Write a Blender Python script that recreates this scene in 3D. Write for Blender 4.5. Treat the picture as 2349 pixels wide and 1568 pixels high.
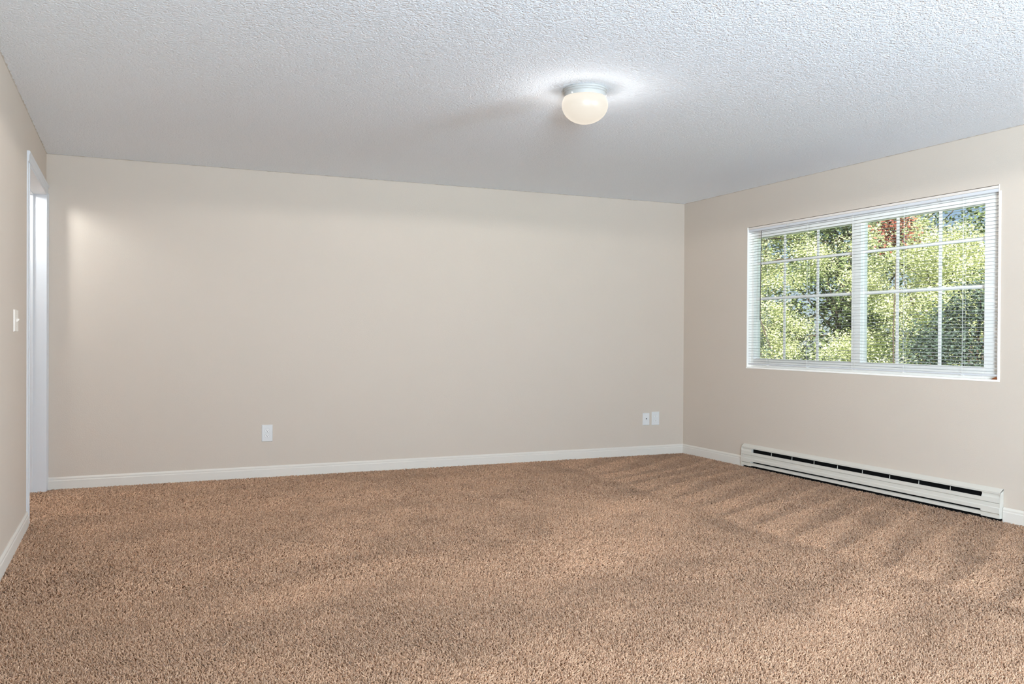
import bpy, bmesh, math, random
import numpy as np
from mathutils import Matrix, Vector

for o in list(bpy.data.objects):
    bpy.data.objects.remove(o, do_unlink=True)
scene = bpy.context.scene
COL = scene.collection
random.seed(7)
rng = np.random.default_rng(11)

# ------------------------------------------------------------------ measures (metres)
XL, XR = -0.550, 4.974          # left wall, window wall
YB, YR = 7.143, -4.20           # far wall, wall behind the camera
H = 2.44                        # ceiling
CAM_H = 1.1366
TH = 0.413885                   # camera yaw to the right
PITCH, ROLL = -0.00646, 0.005475
F_PX = 2000.4

# ------------------------------------------------------------------ camera
cam_d = bpy.data.cameras.new('camera')
cam_d.sensor_fit = 'HORIZONTAL'
cam_d.sensor_width = 36.0
cam_d.lens = 36.0 * F_PX / 2349.0
cam_d.clip_start = 0.05
cam_d.clip_end = 300
cam = bpy.data.objects.new('camera', cam_d)
COL.objects.link(cam)
_r = Vector((math.cos(TH), -math.sin(TH), 0)); _f = Vector((math.sin(TH), math.cos(TH), 0)); _u = Vector((0, 0, 1))
_f2 = _f * math.cos(PITCH) + _u * math.sin(PITCH)
_u2 = _u * math.cos(PITCH) - _f * math.sin(PITCH)
_r3 = _r * math.cos(ROLL) + _u2 * math.sin(ROLL)
_u3 = _u2 * math.cos(ROLL) - _r * math.sin(ROLL)
cam.matrix_world = Matrix(((_r3.x, _u3.x, -_f2.x, 0), (_r3.y, _u3.y, -_f2.y, 0), (_r3.z, _u3.z, -_f2.z, CAM_H), (0, 0, 0, 1)))
scene.camera = cam

# ------------------------------------------------------------------ view, world, sun, added fill
vs = scene.view_settings
vs.view_transform = 'Standard'
vs.look = 'None'
vs.exposure = 0.29
vs.gamma = 1.0
vs.use_curve_mapping = False
try:
    scene.cycles.use_denoising = True
    scene.cycles.max_bounces = 10
    scene.cycles.diffuse_bounces = 8
    scene.cycles.use_adaptive_sampling = True
    scene.cycles.adaptive_threshold = 0.03
    scene.cycles.transparent_max_bounces = 24
    scene.cycles.sample_clamp_indirect = 6.0
    scene.cycles.caustics_reflective = False
    scene.cycles.caustics_refractive = False
except Exception:
    pass

world = bpy.data.worlds.new('world')
scene.world = world
world.use_nodes = True
wn = world.node_tree.nodes; wl = world.node_tree.links
wn.clear()
w_out = wn.new('ShaderNodeOutputWorld'); w_bg = wn.new('ShaderNodeBackground')
w_sky = wn.new('ShaderNodeTexSky')
w_sky.sky_type = 'HOSEK_WILKIE'
w_sky.turbidity = 4.0
w_sky.ground_albedo = 0.35
w_sky.sun_direction = Vector((-0.45, -0.60, 0.66)).normalized()
w_bg.inputs['Strength'].default_value = 2.8
wl.new(w_sky.outputs[0], w_bg.inputs['Color']); wl.new(w_bg.outputs[0], w_out.inputs['Surface'])


def add_light(name, kind, loc, power, color=(1, 1, 1), **kw):
    d = bpy.data.lights.new(name, kind)
    d.energy = power
    d.color = color
    for k, v in kw.items():
        setattr(d, k, v)
    o = bpy.data.objects.new(name, d)
    o.location = loc
    COL.objects.link(o)
    return o


def aim(o, direction):
    o.rotation_euler = Vector(direction).to_track_quat('-Z', 'Y').to_euler()


sun = add_light('sun', 'SUN', (-8, -10, 14), 17.0, (1.0, 0.96, 0.88), angle=0.01)
aim(sun, (0.45, 0.60, -0.66))
# added fill light in an invented left-wall opening, unseen behind the camera
FILL_L = add_light('added_fill_left', 'AREA', (XL - 0.10, -3.05, 1.25), 455, (0.67, 0.845, 1.0), shape='RECTANGLE', size=1.7, size_y=1.9, spread=math.radians(100))
aim(FILL_L, (1, 1.25, 0.72))
# second added fill, set in a made-up gap of the window wall, out of view
FILL_R = add_light('added_fill_right', 'AREA', (XR + 0.10, -2.75, 1.48), 270, (0.67, 0.845, 1.0), shape='RECTANGLE', size=2.4, size_y=1.15, spread=math.radians(100))
aim(FILL_R, (-1, 1.05, 0.62))
# ceiling lamp of the small hall beyond the doorway
HALL = add_light('hall_ceiling_light', 'POINT', (-0.95, 6.84, 2.22), 33, (0.93, 0.975, 1.0), shadow_soft_size=0.06)


# ------------------------------------------------------------------ helpers
def tag(o, label=None, cat=None, group=None, kind=None):
    if label: o['label'] = label
    if cat: o['category'] = cat
    if group: o['group'] = group
    if kind: o['kind'] = kind
    return o


def empty(name, loc=(0, 0, 0)):
    o = bpy.data.objects.new(name, None)
    o.location = loc
    o.empty_display_size = 0.05
    COL.objects.link(o)
    return o


class MB:
    def __init__(self):
        self.v = []; self.f = []

    def box(self, x0, x1, y0, y1, z0, z1):
        n = len(self.v)
        self.v += [(x0, y0, z0), (x1, y0, z0), (x1, y1, z0), (x0, y1, z0), (x0, y0, z1), (x1, y0, z1), (x1, y1, z1), (x0, y1, z1)]
        self.f += [tuple(n + i for i in q) for q in ((0, 3, 2, 1), (4, 5, 6, 7), (0, 1, 5, 4), (1, 2, 6, 5), (2, 3, 7, 6), (3, 0, 4, 7))]
        return self

    def prism(self, prof, axis, a, b):
        """closed 2-D profile swept along an axis: axis 'y' takes (x,z), 'x' takes (y,z), 'z' takes (x,y)"""
        def P(p, t):
            return {'y': (p[0], t, p[1]), 'x': (t, p[0], p[1]), 'z': (p[0], p[1], t)}[axis]
        n = len(self.v); k = len(prof)
        self.v += [P(p, a) for p in prof] + [P(p, b) for p in prof]
        self.f += [(n + i, n + (i + 1) % k, n + k + (i + 1) % k, n + k + i) for i in range(k)]
        self.f += [tuple(n + i for i in reversed(range(k))), tuple(n + k + i for i in range(k))]
        return self

    def lathe(self, prof, cx, cy, seg=64, axis='z', base=0.0):
        n = len(self.v); k = len(prof)
        for r, h in prof:
            for s in range(seg):
                a = 2 * math.pi * s / seg
                if axis == 'z':
                    self.v.append((cx + r * math.cos(a), cy + r * math.sin(a), h))
                elif axis == 'y':       # cx,cy are x,z ; h is y
                    self.v.append((cx + r * math.cos(a), h, cy + r * math.sin(a)))
                else:                   # cx,cy are y,z ; h is x
                    self.v.append((h, cx + r * math.cos(a), cy + r * math.sin(a)))
        for i in range(k - 1):
            for s in range(seg):
                t = (s + 1) % seg
                self.f.append((n + i * seg + s, n + i * seg + t, n + (i + 1) * seg + t, n + (i + 1) * seg + s))
        self.f.append(tuple(n + s for s in reversed(range(seg))))
        self.f.append(tuple(n + (k - 1) * seg + s for s in range(seg)))
        return self

    def tube(self, pts, radii, seg=8):
        n0 = len(self.v)
        for i, p in enumerate(pts):
            p = Vector(p)
            d = (Vector(pts[min(i + 1, len(pts) - 1)]) - Vector(pts[max(i - 1, 0)])).normalized()
            a = d.orthogonal().normalized(); b = d.cross(a)
            r = radii[i] if hasattr(radii, '__len__') else radii
            for s in range(seg):
                t = 2 * math.pi * s / seg
                self.v.append(tuple(p + a * (r * math.cos(t)) + b * (r * math.sin(t))))
        for i in range(len(pts) - 1):
            for s in range(seg):
                t = (s + 1) % seg
                self.f.append((n0 + i * seg + s, n0 + i * seg + t, n0 + (i + 1) * seg + t, n0 + (i + 1) * seg + s))
        self.f.append(tuple(n0 + s for s in reversed(range(seg))))
        self.f.append(tuple(n0 + (len(pts) - 1) * seg + s for s in range(seg)))
        return self

    def mesh(self, name, smooth=False):
        me = bpy.data.meshes.new(name)
        me.from_pydata(self.v, [], self.f)
        bm = bmesh.new(); bm.from_mesh(me)
        bmesh.ops.recalc_face_normals(bm, faces=bm.faces)
        bm.to_mesh(me); bm.free()
        if smooth:
            me.polygons.foreach_set('use_smooth', [True] * len(me.polygons))
        return me

    def build(self, name, mat, parent=None, smooth=False, bevel=0.0, seg=2):
        o = bpy.data.objects.new(name, self.mesh(name, smooth))
        if mat: o.data.materials.append(mat)
        COL.objects.link(o)
        if parent: o.parent = parent
        if bevel:
            m = o.modifiers.new('bevel', 'BEVEL'); m.width = bevel; m.segments = seg; m.limit_method = 'ANGLE'; m.angle_limit = math.radians(40)
        return o


def box(*a):
    return MB().box(*a)


def mesh_copy(o, name, parent, loc=None):
    c = o.copy(); c.name = name; COL.objects.link(c); c.parent = parent
    if loc is not None: c.location = loc
    return c


# ------------------------------------------------------------------ materials
def srgb(r, g, b):
    f = lambda c: (c / 255 / 12.92) if c / 255 <= 0.04045 else ((c / 255 + 0.055) / 1.055) ** 2.4
    return (f(r), f(g), f(b), 1.0)


def mat(name, col, rough=0.6, spec=0.3, metallic=0.0):
    m = bpy.data.materials.new(name); m.use_nodes = True
    b = m.node_tree.nodes['Principled BSDF']
    b.inputs['Base Color'].default_value = col
    b.inputs['Roughness'].default_value = rough
    b.inputs['Specular IOR Level'].default_value = spec
    b.inputs['Metallic'].default_value = metallic
    return m


def N(m, t, **kw):
    n = m.node_tree.nodes.new(t)
    for k, v in kw.items():
        if k in n.inputs: n.inputs[k].default_value = v
        else: setattr(n, k, v)
    return n


def L(m, a, b):
    m.node_tree.links.new(a, b)


def bsdf(m):
    return m.node_tree.nodes['Principled BSDF']


def objcoord(m):
    return N(m, 'ShaderNodeTexCoord').outputs['Object']


def painted(name, col, bump_scale=140, bump=0.06, var=0.03, rough=0.75):
    """rolled wall paint: faint orange-peel relief and a very slight mottling"""
    m = mat(name, col, rough, 0.25)
    co = objcoord(m)
    n1 = N(m, 'ShaderNodeTexNoise', Scale=bump_scale, Detail=3.0); L(m, co, n1.inputs['Vector'])
    bp = N(m, 'ShaderNodeBump', Strength=bump, Distance=0.01); L(m, n1.outputs['Fac'], bp.inputs['Height'])
    L(m, bp.outputs[0], bsdf(m).inputs['Normal'])
    n2 = N(m, 'ShaderNodeTexNoise', Scale=3.0, Detail=3.0); L(m, co, n2.inputs['Vector'])
    mx = N(m, 'ShaderNodeMix', data_type='RGBA'); mx.inputs['A'].default_value = tuple(c * (1 - var) for c in col[:3]) + (1,)
    mx.inputs['B'].default_value = tuple(min(1, c * (1 + var)) for c in col[:3]) + (1,)
    L(m, n2.outputs['Fac'], mx.inputs['Factor']); L(m, mx.outputs['Result'], bsdf(m).inputs['Base Color'])
    return m


M_WALL = painted('wall_paint', srgb(201, 188, 174), 120, 0.10, 0.015)
M_TRIM = painted('trim_paint', srgb(216, 209, 199), 60, 0.03, 0.01, 0.45)
M_DOORTRIM = painted('door_trim_paint', srgb(214, 214, 215), 60, 0.03, 0.01, 0.4)
M_WHITE = painted('white_plastic', srgb(230, 228, 225), 200, 0.01, 0.005, 0.35)
M_VINYL = painted('window_vinyl', srgb(250, 246, 239), 200, 0.01, 0.005, 0.35)
M_PLATE = painted('plate_plastic', srgb(217, 216, 214), 200, 0.01, 0.005, 0.3)
M_SWITCH = painted('switch_plastic', srgb(229, 220, 209), 200, 0.01, 0.005, 0.35)
M_DARK = mat('dark_slot', (0.01, 0.01, 0.009, 1), 0.7, 0.1)
M_HEATER = painted('heater_enamel', srgb(208, 202, 191), 90, 0.02, 0.01, 0.38)
M_HEATER_IN = mat('heater_inside', (0.006, 0.006, 0.006, 1), 0.8, 0.05)
M_FIN = mat('heater_divider', srgb(200, 196, 186), 0.5, 0.2)
M_SLAT = painted('blind_slat', srgb(172, 169, 166), 90, 0.01, 0.005, 0.4)
M_RAIL = painted('blind_rail', srgb(206, 206, 207), 90, 0.01, 0.005, 0.35)
M_STRIP = painted('rail_strip_beige', srgb(219, 209, 199), 90, 0.03, 0.01, 0.6)
M_CORD = mat('blind_cord', srgb(235, 233, 226), 0.8, 0.1)
M_WAND = mat('wand_plastic', srgb(92, 86, 78), 0.3, 0.4)
M_PAN = mat('lamp_pan', srgb(170, 167, 162), 0.45, 0.3)
M_CHIP = mat('bare_wood_chip', srgb(128, 74, 44), 0.8, 0.1)

# knocked-down sprayed ceiling texture
M_CEIL = mat('ceiling_texture', srgb(243, 249, 255), 0.8, 0.2)
_co = objcoord(M_CEIL)
_n = N(M_CEIL, 'ShaderNodeTexNoise', Scale=56.0, Detail=1.5, Roughness=0.45, Distortion=0.7); L(M_CEIL, _co, _n.inputs['Vector'])
_s = N(M_CEIL, 'ShaderNodeMath', operation='SUBTRACT'); _s.inputs[1].default_value = 0.5; L(M_CEIL, _n.outputs['Fac'], _s.inputs[0])
_a = N(M_CEIL, 'ShaderNodeMath', operation='ABSOLUTE'); L(M_CEIL, _s.outputs[0], _a.inputs[0])
_r2 = N(M_CEIL, 'ShaderNodeMapRange'); _r2.inputs['From Min'].default_value = 0.0; _r2.inputs['From Max'].default_value = 0.20
_r2.inputs['To Min'].default_value = 1.0; _r2.inputs['To Max'].default_value = 0.0; L(M_CEIL, _a.outputs[0], _r2.inputs['Value'])
_b = N(M_CEIL, 'ShaderNodeBump', Strength=0.45, Distance=0.006); L(M_CEIL, _r2.outputs[0], _b.inputs['Height'])
L(M_CEIL, _b.outputs[0], bsdf(M_CEIL).inputs['Normal'])

# carpet: backing and yarn
M_BACKING = mat('carpet_backing', srgb(150, 118, 97), 0.95, 0.05)
_co = objcoord(M_BACKING)
_n = N(M_BACKING, 'ShaderNodeTexNoise', Scale=260.0, Detail=3.0); L(M_BACKING, _co, _n.inputs['Vector'])
_cr = N(M_BACKING, 'ShaderNodeValToRGB'); _cr.color_ramp.elements[0].position = 0.35; _cr.color_ramp.elements[1].position = 0.65
_cr.color_ramp.elements[0].color = srgb(88, 60, 42); _cr.color_ramp.elements[1].color = srgb(132, 98, 74)
L(M_BACKING, _n.outputs['Fac'], _cr.inputs['Fac']); L(M_BACKING, _cr.outputs['Color'], bsdf(M_BACKING).inputs['Base Color'])
M_YARN = mat('carpet_yarn', srgb(190, 156, 132), 0.9, 0.08)
_at = N(M_YARN, 'ShaderNodeAttribute', attribute_name='yarn'); L(M_YARN, _at.outputs['Color'], bsdf(M_YARN).inputs['Base Color'])
bsdf(M_YARN).inputs['Sheen Weight'].default_value = 0.15

# window glass: thin sheet, clear with a grazing reflection
M_GLASS = bpy.data.materials.new('window_glass'); M_GLASS.use_nodes = True
M_GLASS.node_tree.nodes.remove(bsdf(M_GLASS))
_o = M_GLASS.node_tree.nodes['Material Output']
_t = N(M_GLASS, 'ShaderNodeBsdfTransparent'); _t.inputs[0].default_value = (0.975, 0.98, 0.975, 1)
_g = N(M_GLASS, 'ShaderNodeBsdfGlossy', Roughness=0.02)
_lw = N(M_GLASS, 'ShaderNodeLayerWeight', Blend=0.5)
_pw = N(M_GLASS, 'ShaderNodeMath', operation='POWER'); _pw.inputs[1].default_value = 5.0; L(M_GLASS, _lw.outputs['Facing'], _pw.inputs[0])
_fr = N(M_GLASS, 'ShaderNodeMath', operation='MULTIPLY_ADD'); _fr.inputs[1].default_value = 0.9; _fr.inputs[2].default_value = 0.035; L(M_GLASS, _pw.outputs[0], _fr.inputs[0])
_mx = N(M_GLASS, 'ShaderNodeMixShader')
L(M_GLASS, _fr.outputs[0], _mx.inputs[0]); L(M_GLASS, _t.outputs[0], _mx.inputs[1]); L(M_GLASS, _g.outputs[0], _mx.inputs[2])
L(M_GLASS, _mx.outputs[0], _o.inputs['Surface'])

# ------------------------------------------------------------------ room shell
WT = 0.12                                    # wall thickness
WY0, WY1, WZ0, WZ1 = 3.766, 6.190, 0.876, 2.101   # window opening in the right wall
DY0, DY1, DZ1 = 5.905, 7.080, 2.150               # clear door opening in the left wall
fl = box(XL - 1.6, XR + 0.25, YR - 0.2, YB + 0.2, -0.2, 0.0).build('floor', M_BACKING)
tag(fl, kind='structure')
ce = box(XL - 1.6, XR + 0.25, YR - 0.2, YB + 0.2, H, H + 0.2).build('ceiling', M_CEIL)
tag(ce, kind='structure')
tag(box(XL - 1.6, XR + 0.25, YB, YB + 0.15, 0, H).build('wall_back', M_WALL), kind='structure')
m = MB()
m.box(XL - WT, XL, -2.10, DY0, 0, H); m.box(XL - WT, XL, YR, -2.10, 2.25, H); m.box(XL - WT, XL, DY0, DY1, DZ1, H); m.box(XL - WT, XL, DY1, YB, 0, H)
tag(m.build('wall_left', M_WALL), kind='structure')
m = MB(); RT = 0.15
m.box(XR, XR + RT, -1.45, WY0, 0, H); m.box(XR, XR + RT, YR, -1.45, 2.10, H); m.box(XR, XR + RT, YR, -1.45, 0, 0.86); m.box(XR, XR + RT, WY1, YB, 0, H)
m.box(XR, XR + RT, WY0, WY1, 0, WZ0); m.box(XR, XR + RT, WY0, WY1, WZ1, H)
tag(m.build('wall_right', M_WALL), kind='structure')
m = MB()
m.box(XL - 1.6, XR + RT, YR - 0.12, YR, 0, H)
tag(m.build('wall_rear', M_WALL), kind='structure')
m = MB()                                      # the small hall behind the doorway
m.box(XL - 1.6, XL - 1.5, YR, YB, 0, H); m.box(XL - 1.5, XL - WT, 4.9, 5.0, 0, H)
m.box(XL - 1.6, XL - WT, -2.05, -1.93, 0, H)
tag(m.build('wall_hall', M_WALL), kind='structure')


def bb_prof(sign):          # baseboard profile: distance from wall, height
    return [(0, 0), (0.014, 0), (0.014, 0.066), (0.011, 0.072), (0.0115, 0.082), (0.007, 0.090), (0.004, 0.094), (0, 0.094)]


HY0, HY1 = 3.722, 6.215       # heater extent along the window wall
CY0 = DY0 - 0.078             # outer edge of the near door casing
tag(MB().prism([(YB - d, z) for d, z in bb_prof(1)], 'x', XL, XR).build('baseboard_back', M_TRIM), kind='structure')
tag(MB().prism([(XL + d, z) for d, z in bb_prof(1)], 'y', -2.09, CY0).build('baseboard_left', M_TRIM), kind='structure')
tag(MB().prism([(XR - d, z) for d, z in bb_prof(1)], 'y', HY1 + 0.004, YB).build('baseboard_right', M_TRIM), kind='structure')
tag(MB().prism([(XR - d, z) for d, z in bb_prof(1)], 'y', YR, HY0 - 0.004).build('baseboard_right', M_TRIM), kind='structure')

# ragged line of wall paint cut in along the textured ceiling edge
def cut_line(name, p0, p1, inward):
    p0 = Vector(p0); p1 = Vector(p1); inward = Vector(inward)
    n = int((p1 - p0).length / 0.022)
    v = []; f = []
    for i in range(n + 1):
        q = p0.lerp(p1, i / n); w = 0.003 + 0.005 * random.random() ** 2
        v += [tuple(q), tuple(q + inward * w), tuple(q + Vector((0, 0, -0.003 - 0.002 * random.random())))]
        if i:
            a = 3 * (i - 1); b = 3 * i
            f += [(a, b, b + 1, a + 1), (a + 1, b + 1, b + 2, a + 2), (a, a + 2, b + 2, b)]
    mb = MB(); mb.v = v; mb.f = f
    return tag(mb.build(name, M_CUT), kind='structure')


M_CUT = painted('cut_in_paint', srgb(190, 180, 168), 150, 0.1, 0.03)
cut_line('trim_1', (XL, YB, H), (XR, YB, H), (0, -1, 0))
cut_line('trim_2', (XR, YB, H), (XR, 1.5, H), (-1, 0, 0))
cut_line('trim_3', (XL, YB, H), (XL, 1.5, H), (1, 0, 0))

# ------------------------------------------------------------------ doorway in the left wall
d1 = empty('door_1', (XL, (DY0 + DY1) / 2, 0)); tag(d1, kind='structure')


def local(o, parent):
    o.parent = parent
    o.matrix_parent_inverse = Matrix.Translation(parent.location).inverted()
    return o


CT = 0.018                                    # casing thickness
def casing_prof(a, b):                        # across the casing from inner edge a to outer edge b
    s = 1 if b > a else -1; w = abs(b - a)
    return [(0, 0), (0.010, 0), (0.012, 0.006), (0.013, w * 0.55), (CT, w * 0.8), (CT, w - 0.004), (CT - 0.004, w), (0, w)], s

pr, s = casing_prof(DY0, CY0)
local(MB().prism([(XL + t * 0.42, DY0 + s * u) for t, u in pr], 'z', 0, DZ1).build('casing', M_DOORTRIM), d1)
pr, s = casing_prof(DY1, YB - 0.001)
local(MB().prism([(XL + t, DY1 + s * u) for t, u in pr], 'z', 0, DZ1).build('casing', M_DOORTRIM), d1)
pr, s = casing_prof(DZ1, DZ1 + 0.060)
local(MB().prism([(XL + t, DZ1 + u) for t, u in pr], 'y', CY0, YB - 0.001).build('head_casing', M_DOORTRIM), d1)
JT = 0.004
local(box(XL - WT - 0.004, XL + 0.009, DY1 - 0.019, DY1 + JT, 0, DZ1).build('jamb', M_DOORTRIM), d1)
local(box(XL - WT - 0.004, XL + 0.009, DY0 - JT, DY0 + 0.019, 0, DZ1).build('jamb', M_DOORTRIM), d1)
local(box(XL - WT - 0.004, XL + 0.009, DY0 + 0.019, DY1 - 0.019, DZ1 - 0.019, DZ1 - 0.0005).build('head_jamb', M_DOORTRIM), d1)
local(box(XL - WT - 0.003, XL - 0.075, DY1 - 0.031, DY1 - 0.019, 0, DZ1 - 0.019).build('door_stop', M_DOORTRIM, bevel=0.003), d1)
local(box(XL - WT - 0.003, XL - 0.075, DY0 + 0.019, DY1 - 0.019, DZ1 - 0.024, DZ1 - 0.019).build('head_stop', M_DOORTRIM, bevel=0.003), d1)

# ------------------------------------------------------------------ window
w1 = empty('window_1', (XR + 0.08, (WY0 + WY1) / 2, WZ0)); tag(w1, kind='structure')
FD0, FD1 = XR + 0.046, XR + 0.118             # frame front and back
PY = (3.903, 4.940, 5.032, 6.156)             # right pane edges, left pane edges
PZ0, PZ1 = 0.953, 2.006
local(box(FD0, FD1, PY[3], WY1, WZ0, WZ1).build('frame_stile', M_VINYL, bevel=0.002), w1)
local(box(FD0, FD1, WY0, PY[0], WZ0, WZ1).build('frame_stile', M_VINYL, bevel=0.002), w1)
local(box(FD0, FD1, PY[0], PY[3], PZ1, WZ1).build('head_rail', M_VINYL, bevel=0.002), w1)
local(box(FD0, FD1, PY[0], PY[3], WZ0, PZ0).build('sill_rail', M_VINYL, bevel=0.002), w1)
local(box(FD0 + 0.004, FD1, PY[1], PY[2], PZ0, PZ1).build('meeting_stile', M_VINYL, bevel=0.003), w1)
# white lining of the opening and its thin proud edge
local(box(XR - 0.003, FD0, WY0, WY1, WZ0, WZ0 + 0.006).build('sill_board', M_VINYL, bevel=0.002), w1)
local(box(XR - 0.003, FD0, WY1 - 0.005, WY1, WZ0 + 0.006, WZ1).build('side_lining', M_VINYL, bevel=0.001), w1)
local(box(XR - 0.003, FD0, WY0, WY0 + 0.005, WZ0 + 0.006, WZ1).build('side_lining', M_VINYL, bevel=0.001), w1)
local(box(XR - 0.004, XR, WY0 - 0.012, WY1 + 0.006, WZ0 - 0.008, WZ0 + 0.004).build('sill_edge', M_VINYL, bevel=0.002), w1)
local(box(XR - 0.004, XR, WY0 - 0.012, WY0, WZ0 + 0.004, WZ1 - 0.04).build('side_edge', M_VINYL, bevel=0.001), w1)
chip = MB()
chip.v = [(XR - 0.004, WY0 + 0.004, WZ0 + 0.007), (XR - 0.004, WY0 + 0.050, WZ0 + 0.0065), (XR + 0.022, WY0 + 0.020, WZ0 + 0.0066), (XR + 0.006, WY0 + 0.018, WZ0 + 0.024), (XR + 0.012, WY0 + 0.005, WZ0 + 0.007)]
chip.f = [(0, 1, 3), (1, 2, 3), (2, 4, 3), (4, 0, 3), (0, 4, 2, 1)]
local(chip.build('paint_chip', M_CHIP), w1)
GX = XR + 0.090
cells_z = (PZ0, 1.477, 1.784, PZ1)
cells_z = (PZ0 - 0.002, 1.170 + 0.305, 1.784, PZ1)
for (ya, yb), ys in (((PY[2], PY[3]), (5.421, 5.807)), ((PY[0], PY[1]), (4.268, 4.628))):
    sash = box(GX - 0.012, GX + 0.020, ya - 0.004, yb + 0.004, PZ0 - 0.004, PZ0 + 0.004)
    sash.box(GX - 0.012, GX + 0.020, ya - 0.004, yb + 0.004, PZ1 - 0.004, PZ1 + 0.004)
    sash.box(GX - 0.012, GX + 0.020, ya - 0.004, ya + 0.004, PZ0, PZ1)
    sash.box(GX - 0.012, GX + 0.020, yb - 0.004, yb + 0.004, PZ0, PZ1)
    so = local(sash.build('sash', M_VINYL), w1)
    yy = (ya,) + ys + (yb,)
    for y in ys:
        o = box(GX - 0.010, GX - 0.002, y - 0.0125, y + 0.0125, PZ0, PZ1).build('muntin', M_VINYL, so, bevel=0.002)
        o.matrix_parent_inverse = w1.matrix_parent_inverse
    for z in cells_z[1:3]:
        o = box(GX - 0.0095, GX - 0.0025, ya, yb, z - 0.0125, z + 0.0125).build('muntin', M_VINYL, so, bevel=0.002)
    for i in range(3):
        for j in range(3):
            box(GX, GX + 0.004, yy[i], yy[i + 1], cells_z[j], cells_z[j + 1]).build('pane', M_GLASS, so)
    for ch in so.children:
        ch.matrix_parent_inverse = Matrix.Translation(w1.location).inverted() @ Matrix.Translation(w1.location)
# ------------------------------------------------------------------ venetian blind
bl = empty('window_blind', (XR + 0.018, (WY0 + WY1) / 2, WZ0))
tag(bl, 'white aluminium mini blind with open slats hanging in the window', 'blind')
BX = XR + 0.017
BYa, BYb = WY0 + 0.008, WY1 - 0.012
local(MB().prism([(BX - 0.013, 2.0625), (BX - 0.013, 2.080), (BX + 0.013, 2.080), (BX + 0.013, 2.058), (BX - 0.009, 2.058)], 'y', BYa, BYb).build('head_rail', M_RAIL, bevel=0.001), bl)
local(box(BX - 0.0165, BX + 0.013, BYa, BYb, 2.0805, 2.0975).build('rail_upper_strip', M_STRIP, bevel=0.001), bl)  # upper band of the head rail in a beige tone
sl = MB(); K = 5; half = 0.0125
for side in (0, 1):
    for y in (BYa + 0.002, BYb - 0.002):
        for k in range(K):
            u = -half + 2 * half * k / (K - 1)
            sl.v.append((u, y, 0.0018 * (1 - (u / half) ** 2) - 0.00035 * side))
for k in range(K - 1):
    a, b = k, k + K
    sl.f += [(a, a + 1, b + 1, b), (2 * K + a, 2 * K + b, 2 * K + b + 1, 2 * K + a + 1)]
    for e in (0, K):
        sl.f.append((e + k, e + k + 1, 2 * K + e + k + 1, 2 * K + e + k))
for e in (0, K - 1):
    sl.f.append((e, e + K, 3 * K + e, 2 * K + e))
slat0 = None
z_lo, z_hi = 0.928, 2.043
NS = 49
for i in range(NS):
    z = z_lo + (z_hi - z_lo) * i / (NS - 1)
    if slat0 is None:
        slat0 = sl.build('slat', M_SLAT, smooth=True); o = slat0
    else:
        o = slat0.copy(); COL.objects.link(o)
    o.location = (BX, random.uniform(-0.001, 0.001), z)
    o.rotation_euler = (random.uniform(-0.0004, 0.0004), -0.045 + random.uniform(-0.010, 0.010), 0)
    local(o, bl)
local(box(BX - 0.011, BX + 0.011, BYa + 0.003, BYb - 0.003, 0.901, 0.914).build('bottom_rail', M_RAIL, bevel=0.003), bl)
for y in (5.936, 5.457, 4.979, 4.503, 4.029):
    c = MB()
    for dx in (-0.0135, 0.0135):
        c.tube([(BX + dx, y, 0.905), (BX + dx, y, 2.060)], 0.0007, 5)
    c.tube([(BX, y + 0.006, 0.905), (BX, y + 0.006, 2.060)], 0.0007, 5)
    local(c.build('ladder_cord', M_CORD), bl)
    local(box(BX - 0.0125, BX + 0.012, y - 0.009, y + 0.009, 0.8975, 0.9025).build('cord_plug', M_CORD, bevel=0.001), bl)
    local(box(BX - 0.0145, BX - 0.0125, y - 0.004, y + 0.004, 2.0605, 2.0655).build('cord_notch', M_FIN), bl)
for y in (5.679, 4.216):
    k = MB()
    k.box(BX - 0.0160, BX - 0.0128, y - 0.013, y - 0.009, 2.062, 2.081); k.box(BX - 0.0160, BX - 0.0128, y + 0.009, y + 0.013, 2.062, 2.081)
    k.box(BX - 0.0160, BX - 0.0128, y - 0.013, y + 0.013, 2.060, 2.064)
    local(k.build('bracket_clip', M_FIN), bl)
wd = MB().tube([(BX - 0.020, 6.004, 2.055), (BX - 0.021, 6.007, 1.70), (BX - 0.022, 6.010, 1.285)], [0.0036, 0.0036, 0.0042], 6)
wd.tube([(BX - 0.010, 6.004, 2.064), (BX - 0.019, 6.004, 2.050)], 0.002, 5)
local(wd.build('tilt_wand', M_WAND), bl)

# ------------------------------------------------------------------ electric baseboard heater
ht = empty('baseboard_heater', (XR, (HY0 + HY1) / 2, 0))
tag(ht, 'long white electric baseboard heater with dark slot under the window', 'heater')
CW = 0.130                                    # end cap width
X = lambda d: XR - d * 0.50
ya, yb = HY0 + CW, HY1 - CW
local(box(X(0.012), X(0.0005), HY0 + 0.004, HY1 - 0.004, 0.002, 0.180).build('back_panel', M_HEATER_IN), ht)  # heater back; its black foot stands in for shade in the floor gap
local(MB().prism([(X(0.0005), 0.206), (X(0.0005), 0.198), (X(0.056), 0.181), (X(0.056), 0.172), (X(0.0595), 0.172), (X(0.061), 0.183)], 'y', HY0, HY1).build('top_hood', M_HEATER), ht)
front = [(X(0.058), 0.142), (X(0.062), 0.142), (X(0.064), 0.1180), (X(0.050), 0.1175), (X(0.050), 0.1150), (X(0.065), 0.1145), (X(0.0655), 0.092), (X(0.074), 0.086), (X(0.074), 0.064), (X(0.070), 0.064), (X(0.068), 0.084), (X(0.060), 0.090), (X(0.046), 0.112), (X(0.046), 0.122), (X(0.058), 0.124)]
local(MB().prism(front, 'y', ya, yb).build('front_panel', M_HEATER), ht)
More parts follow.
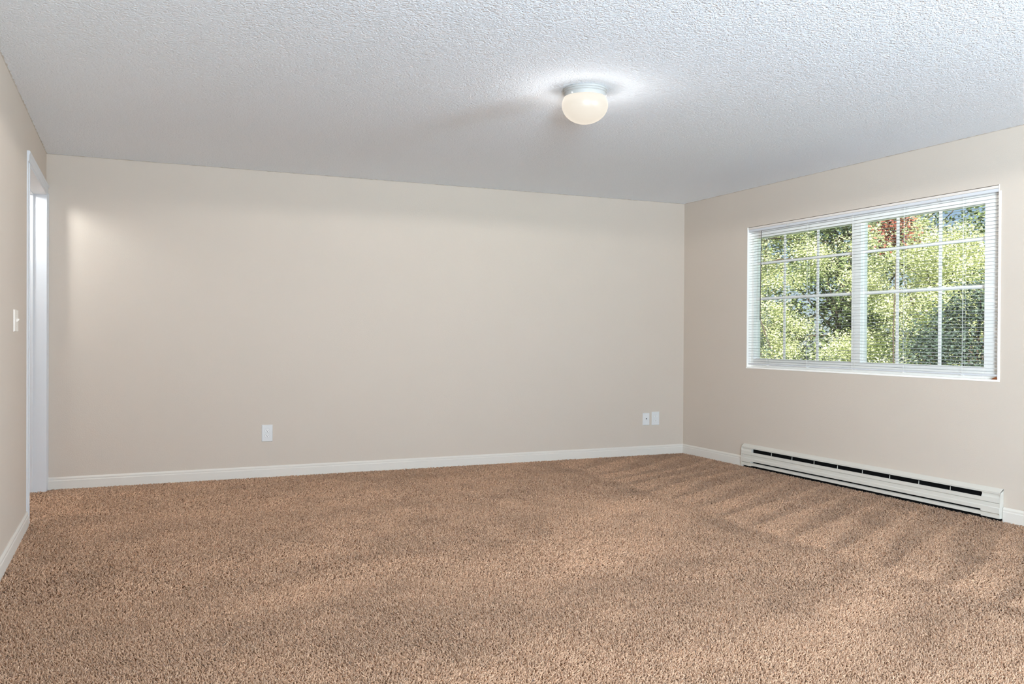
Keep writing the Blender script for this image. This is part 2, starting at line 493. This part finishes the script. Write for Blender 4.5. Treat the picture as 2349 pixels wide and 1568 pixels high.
lower = [(X(0.036), 0.051), (X(0.052), 0.050), (X(0.066), 0.046), (X(0.066), 0.027), (X(0.062), 0.027), (X(0.062), 0.042), (X(0.050), 0.046), (X(0.036), 0.047)]
local(MB().prism(lower, 'y', ya, yb).build('lower_panel', M_HEATER), ht)
local(MB().tube([(X(0.034), ya, 0.102), (X(0.034), yb, 0.102)], 0.009, 10).build('heating_element', M_HEATER_IN, smooth=True), ht)
cap = [(X(0.002), 0.200), (X(0.055), 0.181), (X(0.057), 0.173), (X(0.050), 0.168), (X(0.050), 0.158), (X(0.063), 0.146), (X(0.066), 0.1180), (X(0.052), 0.1175), (X(0.052), 0.1150), (X(0.067), 0.1145), (X(0.0675), 0.092), (X(0.076), 0.086), (X(0.076), 0.053), (X(0.066), 0.049), (X(0.055), 0.047), (X(0.055), 0.043), (X(0.0695), 0.043), (X(0.0695), 0.022), (X(0.002), 0.022)]
for c0, c1, side in ((HY0 + 0.003, ya, HY0), (yb, HY1 - 0.003, HY1 - 0.003)):
    e = local(MB().prism(cap, 'y', c0, c1).build('end_cap', M_HEATER), ht)
    MB().prism([(X(0.0005), 0.205), (X(0.062), 0.183), (X(0.062), 0.152), (X(0.064), 0.146), (X(0.070), 0.090), (X(0.077), 0.085), (X(0.077), 0.052), (X(0.068), 0.048), (X(0.0700), 0.043), (X(0.0700), 0.022), (X(0.0005), 0.022)], 'y', side, side + 0.003).build('end_plate', M_HEATER, e).matrix_parent_inverse = Matrix.Identity(4)
fin0 = None
for y in (5.833, 5.584, 5.334, 5.085, 4.838, 4.586, 4.337, 4.087):
    fb = MB().prism([(X(0.040), 0.166), (X(0.046), 0.166), (X(0.051), 0.142), (X(0.040), 0.142)], 'y', y - 0.0013, y + 0.0013)
    local(fb.build('divider', M_FIN), ht)

# ------------------------------------------------------------------ wall plates
def plate_back(name, cx, cz, w, h, label, cat):
    r = empty(name, (cx, YB, cz)); tag(r, label, cat)
    p = MB(); b = 0.004; t = 0.0065
    x0, x1, z0, z1 = -w / 2, w / 2, -h / 2, h / 2
    p.v = [(x0, 0, z0), (x1, 0, z0), (x1, 0, z1), (x0, 0, z1), (x0 + b, -t, z0 + b), (x1 - b, -t, z0 + b), (x1 - b, -t, z1 - b), (x0 + b, -t, z1 - b)]
    p.f = [(0, 1, 2, 3), (4, 5, 6, 7), (0, 1, 5, 4), (1, 2, 6, 5), (2, 3, 7, 6), (3, 0, 4, 7)]
    p.build('cover_plate', M_PLATE, r, bevel=0.001)
    return r


def receptacles(r):
    for dz in (0.0205, -0.0205):
        q = MB(); pts = []
        for k in range(40):
            a = 2 * math.pi * k / 40
            x = 0.0178 * math.cos(a); z = max(-0.0142, min(0.0142, 0.0178 * math.sin(a)))
            pts.append((x, dz + z))
        n = len(pts)
        q.v = [(x, -0.0060, z) for x, z in pts] + [(x * 0.985, -0.0086, dz + (z - dz) * 0.985) for x, z in pts]
        q.f = [(i, (i + 1) % n, n + (i + 1) % n, n + i) for i in range(n)] + [tuple(range(n, 2 * n))]
        o = q.build('receptacle', M_WHITE, r)
        rim = MB(); rp = []
        for s, y in ((1.0, -0.0064), (1.09, -0.0064)):
            rp += [(x * s, y, dz + (z - dz) * s) for x, z in pts]
        rim.v = rp + [(x, -0.0068, z) for x, _, z in rp]
        rim.f = [(2 * n + i, 2 * n + (i + 1) % n, 3 * n + (i + 1) % n, 3 * n + i) for i in range(n)]
        rim.f += [(n + i, n + (i + 1) % n, 3 * n + (i + 1) % n, 3 * n + i) for i in range(n)]
        rim.build('groove', M_GROOVE, o)
        for sx, hh in ((-0.0064, 0.0046), (0.0064, 0.0038)):
            box(sx - 0.0013, sx + 0.0013, -0.0089, -0.0080, dz + 0.0035 - hh, dz + 0.0035 + hh).build('slot', M_DARK, o)
        MB().lathe([(0.0028, -0.0089), (0.0028, -0.0080)], 0.0, dz - 0.0083, 16, 'y').build('ground_hole', M_DARK, o)
    MB().lathe([(0.0030, -0.0065), (0.0026, -0.0078), (0.0010, -0.0082)], 0, 0, 14, 'y').build('screw', M_WHITE, r)


M_GROOVE = mat('receptacle_groove', srgb(178, 178, 178), 0.6, 0.1)
o1 = plate_back('power_outlet', 1.010, 0.355, 0.086, 0.134, 'white duplex power outlet alone on the long back wall', 'outlet')
receptacles(o1)
o2 = plate_back('power_outlet', 4.653, 0.353, 0.086, 0.131, 'white duplex power outlet beside the cable plate near the room corner', 'outlet')
receptacles(o2)
o3 = plate_back('cable_plate', 4.547, 0.350, 0.076, 0.120, 'white cable wall plate with one small dark hole beside the corner outlet', 'wall plate')
MB().lathe([(0.0046, -0.0060), (0.0046, -0.0125), (0.0034, -0.0125), (0.0034, -0.0100)], 0, 0.004, 16, 'y').build('cable_socket', M_DARK, o3)
for z in (0.043, -0.043):
    MB().lathe([(0.0028, -0.0060), (0.0024, -0.0075), (0.001, -0.0078)], 0, z, 12, 'y').build('screw', M_WHITE, o3)

sw = empty('light_switch', (XL, 5.268, 1.205)); tag(sw, 'beige toggle light switch on the left wall beside the doorway', 'light switch')
p = MB(); w, h, t, b = 0.165, 0.119, 0.007, 0.004
p.v = [(0, -w / 2, -h / 2), (0, w / 2, -h / 2), (0, w / 2, h / 2), (0, -w / 2, h / 2), (t, -w / 2 + b, -h / 2 + b), (t, w / 2 - b, -h / 2 + b), (t, w / 2 - b, h / 2 - b), (t, -w / 2 + b, h / 2 - b)]
p.f = [(0, 1, 2, 3), (4, 5, 6, 7), (0, 1, 5, 4), (1, 2, 6, 5), (2, 3, 7, 6), (3, 0, 4, 7)]
p.build('cover_plate', M_SWITCH, sw, bevel=0.001)
tg = MB(); tg.v = [(0.006, -0.005, -0.010), (0.006, 0.005, -0.010), (0.006, 0.005, 0.010), (0.006, -0.005, 0.010), (0.020, -0.004, 0.004), (0.020, 0.004, 0.004), (0.018, 0.004, 0.011), (0.018, -0.004, 0.011)]
tg.f = [(0, 1, 2, 3), (4, 5, 6, 7), (0, 1, 5, 4), (1, 2, 6, 5), (2, 3, 7, 6), (3, 0, 4, 7)]
tg.build('toggle', M_SWITCH, sw, bevel=0.001)
for z in (0.030, -0.030):
    MB().lathe([(0.0030, 0.0065), (0.0026, 0.0078), (0.001, 0.0082)], 0, z, 12, 'x').build('screw', M_FIN, sw)

# ------------------------------------------------------------------ ceiling lamp
LX, LY = 2.197, 4.063
lamp = empty('ceiling_lamp', (LX, LY, H)); tag(lamp, 'lit flush ceiling lamp with frosted mushroom glass and grey pan', 'lamp')
pan = [(0.113, 0.0), (0.116, -0.002), (0.116, -0.010), (0.112, -0.013), (0.1135, -0.016), (0.1135, -0.021), (0.109, -0.025), (0.110, -0.028), (0.108, -0.046), (0.104, -0.052), (0.094, -0.053)]
MB().lathe(pan, 0, 0, 72).build('pan', M_PAN, lamp, smooth=False)
for k in range(3):
    a = math.radians(205 + 120 * k)
    MB().tube([(0.106 * math.cos(a), 0.106 * math.sin(a), -0.040), (0.114 * math.cos(a), 0.114 * math.sin(a), -0.040)], [0.003, 0.0042], 10).build('thumb_screw', M_WHITE, lamp)
gp = []
A_, B_, C_ = 0.1215, 0.097, -0.085
for k in range(25):
    t = math.radians(24) - math.radians(24 + 89.5) * k / 24
    gp.append((A_ * math.cos(t), C_ + B_ * math.sin(t)))
M_GLOBE = bpy.data.materials.new('lit_frosted_glass'); M_GLOBE.use_nodes = True
gb = bsdf(M_GLOBE)
gb.inputs['Base Color'].default_value = (0.10, 0.095, 0.085, 1); gb.inputs['Roughness'].default_value = 0.35
gb.inputs['Emission Color'].default_value = (1.0, 0.90, 0.76, 1)
# the bulbs sit high in the bowl: the glass glows a little more near its upper rim
sep = N(M_GLOBE, 'ShaderNodeSeparateXYZ'); L(M_GLOBE, objcoord(M_GLOBE), sep.inputs[0])
mr = N(M_GLOBE, 'ShaderNodeMapRange', interpolation_type='SMOOTHSTEP')
mr.inputs['From Min'].default_value = -0.095; mr.inputs['From Max'].default_value = -0.060
mr.inputs['To Min'].default_value = 0.62; mr.inputs['To Max'].default_value = 0.66
L(M_GLOBE, sep.outputs['Z'], mr.inputs['Value'])
L(M_GLOBE, mr.outputs[0], gb.inputs['Emission Strength'])
MB().lathe(gp, 0, 0, 72).build('glass_shade', M_GLOBE, lamp, smooth=True)
lt = add_light('lamp_bulb', 'SPOT', (0, 0, -0.19), 60, (1.0, 0.985, 0.97), spot_size=math.radians(179), spot_blend=0.06, shadow_soft_size=0.0)
lt.parent = lamp
for k in range(8):          # the glow that leaves the glass sideways all round
    a = 2 * math.pi * (k + 0.5) / 8
    g_ = add_light('lamp_glow', 'SPOT', (0.127 * math.cos(a), 0.127 * math.sin(a), -0.150), 0.85, (1.0, 0.98, 0.96), spot_size=math.radians(179), spot_blend=1.0, shadow_soft_size=0.0)
    aim(g_, (math.cos(a), math.sin(a), 0.0))
    g_.parent = lamp

# ------------------------------------------------------------------ carpet pile
def vnoise(x, y, scale, seed):
    """smooth value noise on arrays"""
    g = np.random.default_rng(seed).random((64, 64))
    fx = x * scale; fy = y * scale
    ix = np.floor(fx).astype(int); iy = np.floor(fy).astype(int)
    tx = fx - ix; ty = fy - iy
    tx = tx * tx * (3 - 2 * tx); ty = ty * ty * (3 - 2 * ty)
    a = g[ix % 64, iy % 64]; b = g[(ix + 1) % 64, iy % 64]; c = g[ix % 64, (iy + 1) % 64]; d = g[(ix + 1) % 64, (iy + 1) % 64]
    return (a * (1 - tx) + b * tx) * (1 - ty) + (c * (1 - tx) + d * tx) * ty


def smooth(a, b, t):
    t = np.clip((t - a) / (b - a), 0, 1)
    return t * t * (3 - 2 * t)


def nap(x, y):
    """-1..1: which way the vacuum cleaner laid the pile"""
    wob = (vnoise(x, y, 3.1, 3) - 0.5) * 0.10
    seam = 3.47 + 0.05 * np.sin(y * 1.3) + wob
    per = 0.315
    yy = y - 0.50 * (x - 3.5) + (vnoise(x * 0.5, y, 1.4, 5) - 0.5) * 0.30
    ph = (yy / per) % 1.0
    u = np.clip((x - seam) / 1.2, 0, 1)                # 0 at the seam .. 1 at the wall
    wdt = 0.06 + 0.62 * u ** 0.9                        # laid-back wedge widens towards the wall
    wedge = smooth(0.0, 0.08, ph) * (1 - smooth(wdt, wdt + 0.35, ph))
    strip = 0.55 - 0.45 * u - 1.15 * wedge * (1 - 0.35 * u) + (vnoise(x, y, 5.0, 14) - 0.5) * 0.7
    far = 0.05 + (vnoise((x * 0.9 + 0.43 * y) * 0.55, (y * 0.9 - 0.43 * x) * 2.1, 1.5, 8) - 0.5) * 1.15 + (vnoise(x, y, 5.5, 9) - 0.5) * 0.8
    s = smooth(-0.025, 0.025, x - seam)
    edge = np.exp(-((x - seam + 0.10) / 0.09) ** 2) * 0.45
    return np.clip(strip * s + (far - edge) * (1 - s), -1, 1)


cx_, cy_ = 0.0, 0.0
zones = ((2.0, 4.1, 0.0069), (4.1, 6.0, 0.0090), (6.0, 9.6, 0.0112))
PX = []; PY_ = []; PS = []
fwd = np.array([math.sin(TH), math.cos(TH)]); rgt = np.array([math.cos(TH), -math.sin(TH)])
for r0, r1, pitch in zones:
    xs = np.arange(XL + 0.004, XR - 0.003, pitch); ys = np.arange(1.2, YB - 0.003, pitch)
    gx, gy = np.meshgrid(xs, ys); gx = gx.ravel(); gy = gy.ravel()
    gx = gx + rng.uniform(-0.5, 0.5, gx.size) * pitch; gy = gy + rng.uniform(-0.5, 0.5, gy.size) * pitch
    rr = np.hypot(gx, gy); dep = gx * fwd[0] + gy * fwd[1]; lat = gx * rgt[0] + gy * rgt[1]
    k = (rr >= r0) & (rr < r1) & (dep > 2.35) & (np.abs(lat) < 0.60 * dep + 0.30) & (gx > XL + 0.003) & (gx < XR - 0.002) & (gy < YB - 0.002)
    PX.append(gx[k]); PY_.append(gy[k]); PS.append(np.full(k.sum(), pitch))
# a strip of carpet also runs into the doorway
gx = rng.uniform(XL - 0.30, XL, 2600); gy = rng.uniform(DY0 + 0.02, DY1 - 0.02, 2600)
PX.append(gx); PY_.append(gy); PS.append(np.full(gx.size, 0.0115))
PX = np.concatenate(PX); PY_ = np.concatenate(PY_); PS = np.concatenate(PS)
nT = PX.size
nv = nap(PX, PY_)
hgt = 0.0080 * (0.70 + 0.55 * rng.random(nT)) * (0.85 + 0.15 * PS / 0.0072)
rad = PS * 0.46
ang = rng.uniform(0, 2 * np.pi, nT)
lx = nv * 0.0045 + rng.normal(0, 0.0055, nT) * PS / 0.0072
ly = -nv * 0.0025 + rng.normal(0, 0.0055, nT) * PS / 0.0072
hgt = hgt * (1 - 0.12 * np.abs(nv))
V = np.zeros((nT, 6, 3), np.float32)
for i in range(3):
    a = ang + i * 2.0944
    V[:, i, 0] = PX + rad * np.cos(a); V[:, i, 1] = PY_ + rad * np.sin(a); V[:, i, 2] = -0.0005
    a2 = a + 0.6
    V[:, 3 + i, 0] = PX + lx + rad * 0.66 * np.cos(a2); V[:, 3 + i, 1] = PY_ + ly + rad * 0.66 * np.sin(a2)
    V[:, 3 + i, 2] = hgt + rng.uniform(-0.0016, 0.0016, nT)
V[:, :, 1] = np.minimum(V[:, :, 1], YB - 0.001)
V[:, :, 0] = np.minimum(V[:, :, 0], XR - 0.001)
tri = np.array([[0, 1, 4], [0, 4, 3], [1, 2, 5], [1, 5, 4], [2, 0, 3], [2, 3, 5], [3, 4, 5]], np.int32)
idx = (np.arange(nT, dtype=np.int32)[:, None, None] * 6 + tri[None]).reshape(-1)
cme = bpy.data.meshes.new('carpet')
cme.vertices.add(nT * 6); cme.vertices.foreach_set('co', V.reshape(-1))
nF = nT * 7
cme.loops.add(nF * 3); cme.loops.foreach_set('vertex_index', idx)
cme.polygons.add(nF); cme.polygons.foreach_set('loop_start', np.arange(0, nF * 3, 3, dtype=np.int32)); cme.polygons.foreach_set('loop_total', np.full(nF, 3, np.int32))
cme.update(calc_edges=True)
ca = cme.attributes.new('yarn', 'FLOAT_COLOR', 'POINT')
lin = lambda c: np.array(srgb(*c)[:3])
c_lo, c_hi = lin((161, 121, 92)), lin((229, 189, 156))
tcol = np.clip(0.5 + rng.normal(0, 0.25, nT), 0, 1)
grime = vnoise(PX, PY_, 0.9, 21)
cc = (c_lo + (c_hi - c_lo) * tcol[:, None]) * (1.0 + 0.25 * nv)[:, None]  # shading of the vacuumed pile is painted into the yarn colour
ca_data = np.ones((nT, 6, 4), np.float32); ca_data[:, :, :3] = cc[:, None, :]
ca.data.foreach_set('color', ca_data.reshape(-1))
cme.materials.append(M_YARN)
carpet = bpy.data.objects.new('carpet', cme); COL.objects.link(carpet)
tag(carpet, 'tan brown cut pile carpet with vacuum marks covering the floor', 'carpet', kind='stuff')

# ------------------------------------------------------------------ outside: ground and trees
M_GRASS = painted('lawn', srgb(96, 118, 60), 40, 0.3, 0.3, 0.9)
tag(box(XR + 0.6, 60, -30, 70, -3.4, -3.0).build('ground', M_GRASS), kind='structure')
M_BARK = painted('bark', srgb(70, 61, 52), 30, 0.6, 0.3, 0.9)


def leaf_mat(name, rough=0.5, trans=0.45):
    m = bpy.data.materials.new(name); m.use_nodes = True
    b = bsdf(m); b.inputs['Roughness'].default_value = rough; b.inputs['Specular IOR Level'].default_value = 0.3
    at = N(m, 'ShaderNodeAttribute', attribute_name='leaf')
    L(m, at.outputs['Color'], b.inputs['Base Color'])
    tr = N(m, 'ShaderNodeBsdfTranslucent'); L(m, at.outputs['Color'], tr.inputs['Color'])
    mx = N(m, 'ShaderNodeMixShader'); mx.inputs[0].default_value = trans
    L(m, b.outputs[0], mx.inputs[1]); L(m, tr.outputs[0], mx.inputs[2])
    L(m, mx.outputs[0], m.node_tree.nodes['Material Output'].inputs['Surface'])
    return m


M_LEAF = leaf_mat('leaf', 0.5, 0.30)


def foliage(name, parent, centers, spread, n, size, cols):
    """n small folded leaves scattered in clumps round the centres (parent space)"""
    C = np.array(centers)
    k = rng.integers(0, len(C), n)
    P = C[k] + rng.normal(0, 1, (n, 3)) * np.array(spread)
    a = rng.normal(0, 1, (n, 3)); a[:, 2] *= 0.5; a /= np.linalg.norm(a, axis=1)[:, None]
    nr = rng.normal(0, 1, (n, 3)); nr[:, 2] += 0.9
    b = np.cross(nr, a); b /= np.linalg.norm(b, axis=1)[:, None]
    c = np.cross(a, b)
    s = size * (0.65 + 0.7 * rng.random(n))[:, None]
    Vv = np.zeros((n, 4, 3), np.float32)
    Vv[:, 0] = P - a * s * 0.6; Vv[:, 2] = P + a * s * 0.6
    Vv[:, 1] = P + b * s * 0.34 + c * s * 0.10; Vv[:, 3] = P - b * s * 0.34 + c * s * 0.10
    me = bpy.data.meshes.new(name)
    me.vertices.add(n * 4); me.vertices.foreach_set('co', Vv.reshape(-1))
    me.loops.add(n * 6)
    me.loops.foreach_set('vertex_index', (np.arange(n, dtype=np.int32)[:, None] * 4 + np.array([0, 1, 2, 0, 2, 3], np.int32)[None]).reshape(-1))
    me.polygons.add(n * 2)
    me.polygons.foreach_set('loop_start', np.arange(0, n * 6, 3, dtype=np.int32)); me.polygons.foreach_set('loop_total', np.full(n * 2, 3, np.int32))
    me.update(calc_edges=True)
    at = me.attributes.new('leaf', 'FLOAT_COLOR', 'POINT')
    c0, c1 = lin(cols[0]), lin(cols[1])
    t = np.clip(rng.normal(0.5, 0.28, n), 0, 1)[:, None]
    dd = np.ones((n, 4, 4), np.float32); dd[:, :, :3] = (c0 + (c1 - c0) * t)[:, None, :]
    at.data.foreach_set('color', dd.reshape(-1))
    me.materials.append(M_LEAF)
    o = bpy.data.objects.new(name, me); COL.objects.link(o); o.parent = parent
    o['kind'] = 'stuff'
    return o


def tree(name, label, base, crown_c, crown_r, n_clump, n_leaf, leaf, cols, spread=0.28, trunk=0.16, cat='tree', low=-0.8, group='trees outside the window'):
    r = empty(name, base); tag(r, label, cat, group)
    cc = Vector(crown_c) - Vector(base)
    t = MB()
    top = cc + Vector((0, 0, crown_r[2] * 0.5))
    pts = [Vector((0, 0, 0)), Vector((0.05, 0.03, cc.z * 0.4)), Vector((cc.x * 0.6 - 0.05, cc.y * 0.6, cc.z * 0.75)), top]
    t.tube(pts, [trunk, trunk * 0.8, trunk * 0.6, trunk * 0.15], 9)
    t.build('trunk', M_BARK, r, smooth=True)
    cs = []
    while len(cs) < n_clump:
        q = rng.normal(0, 1, 3); q /= np.linalg.norm(q); q *= rng.random() ** 0.45
        if q[2] < low: continue
        cs.append((cc.x + q[0] * crown_r[0], cc.y + q[1] * crown_r[1], cc.z + q[2] * crown_r[2]))
    br = MB()
    for c in cs[::3]:
        s = pts[1].lerp(top, 0.15 + 0.75 * random.random())
        e = Vector(c); mid = s.lerp(e, 0.5) + Vector((0, 0, 0.12))
        br.tube([s, mid, e], [trunk * 0.22, trunk * 0.14, trunk * 0.05], 5)
    br.build('branches', M_BARK, r, smooth=True)
    foliage('foliage', r, cs, (spread, spread, spread * 0.75), n_leaf, leaf, cols)
    return r


G = -3.0
YG = ((140, 150, 100), (232, 236, 190))
MG = ((112, 126, 92), (204, 212, 164))
DG = ((44, 60, 54), (98, 116, 100))
BG = ((66, 80, 56), (128, 144, 96))
RD = ((104, 52, 46), (176, 112, 94))
tree('broadleaf_tree', 'tall yellow-green leafy tree behind the left window panes', (13.4, 17.1, G), (13.4, 16.9, 2.0), (2.2, 2.1, 3.6), 170, 100000, 0.040, YG, spread=0.17)
tree('broadleaf_tree', 'pale green leafy tree behind the right half of the window', (14.2, 11.7, G), (14.2, 12.0, 1.5), (2.2, 2.0, 2.3), 150, 82000, 0.042, YG, spread=0.18, trunk=0.09)
tree('broadleaf_tree', 'darker green tree far behind, seen between the two pale trees', (19.5, 19.5, G), (19.5, 19.5, 2.6), (3.0, 5.2, 4.6), 170, 34000, 0.11, BG, spread=0.36)
tree('conifer_tree', 'dark blue-green evergreen low behind the right window panes', (10.8, 8.6, G), (10.8, 8.6, 0.1), (0.8, 1.0, 1.9), 80, 24000, 0.042, DG, spread=0.18)
tree('evergreen_shrub', 'dark evergreen shrub low behind the middle of the window', (9.6, 12.6, G), (9.6, 12.6, -0.4), (0.8, 1.2, 1.6), 80, 20000, 0.042, DG, spread=0.18, cat='shrub')
tree('maple_sapling', 'small red-leaved tree behind the upper right window panes', (9.2, 8.46, G), (9.2, 8.42, 2.58), (0.20, 0.30, 0.36), 14, 900, 0.045, RD, spread=0.09, trunk=0.016)
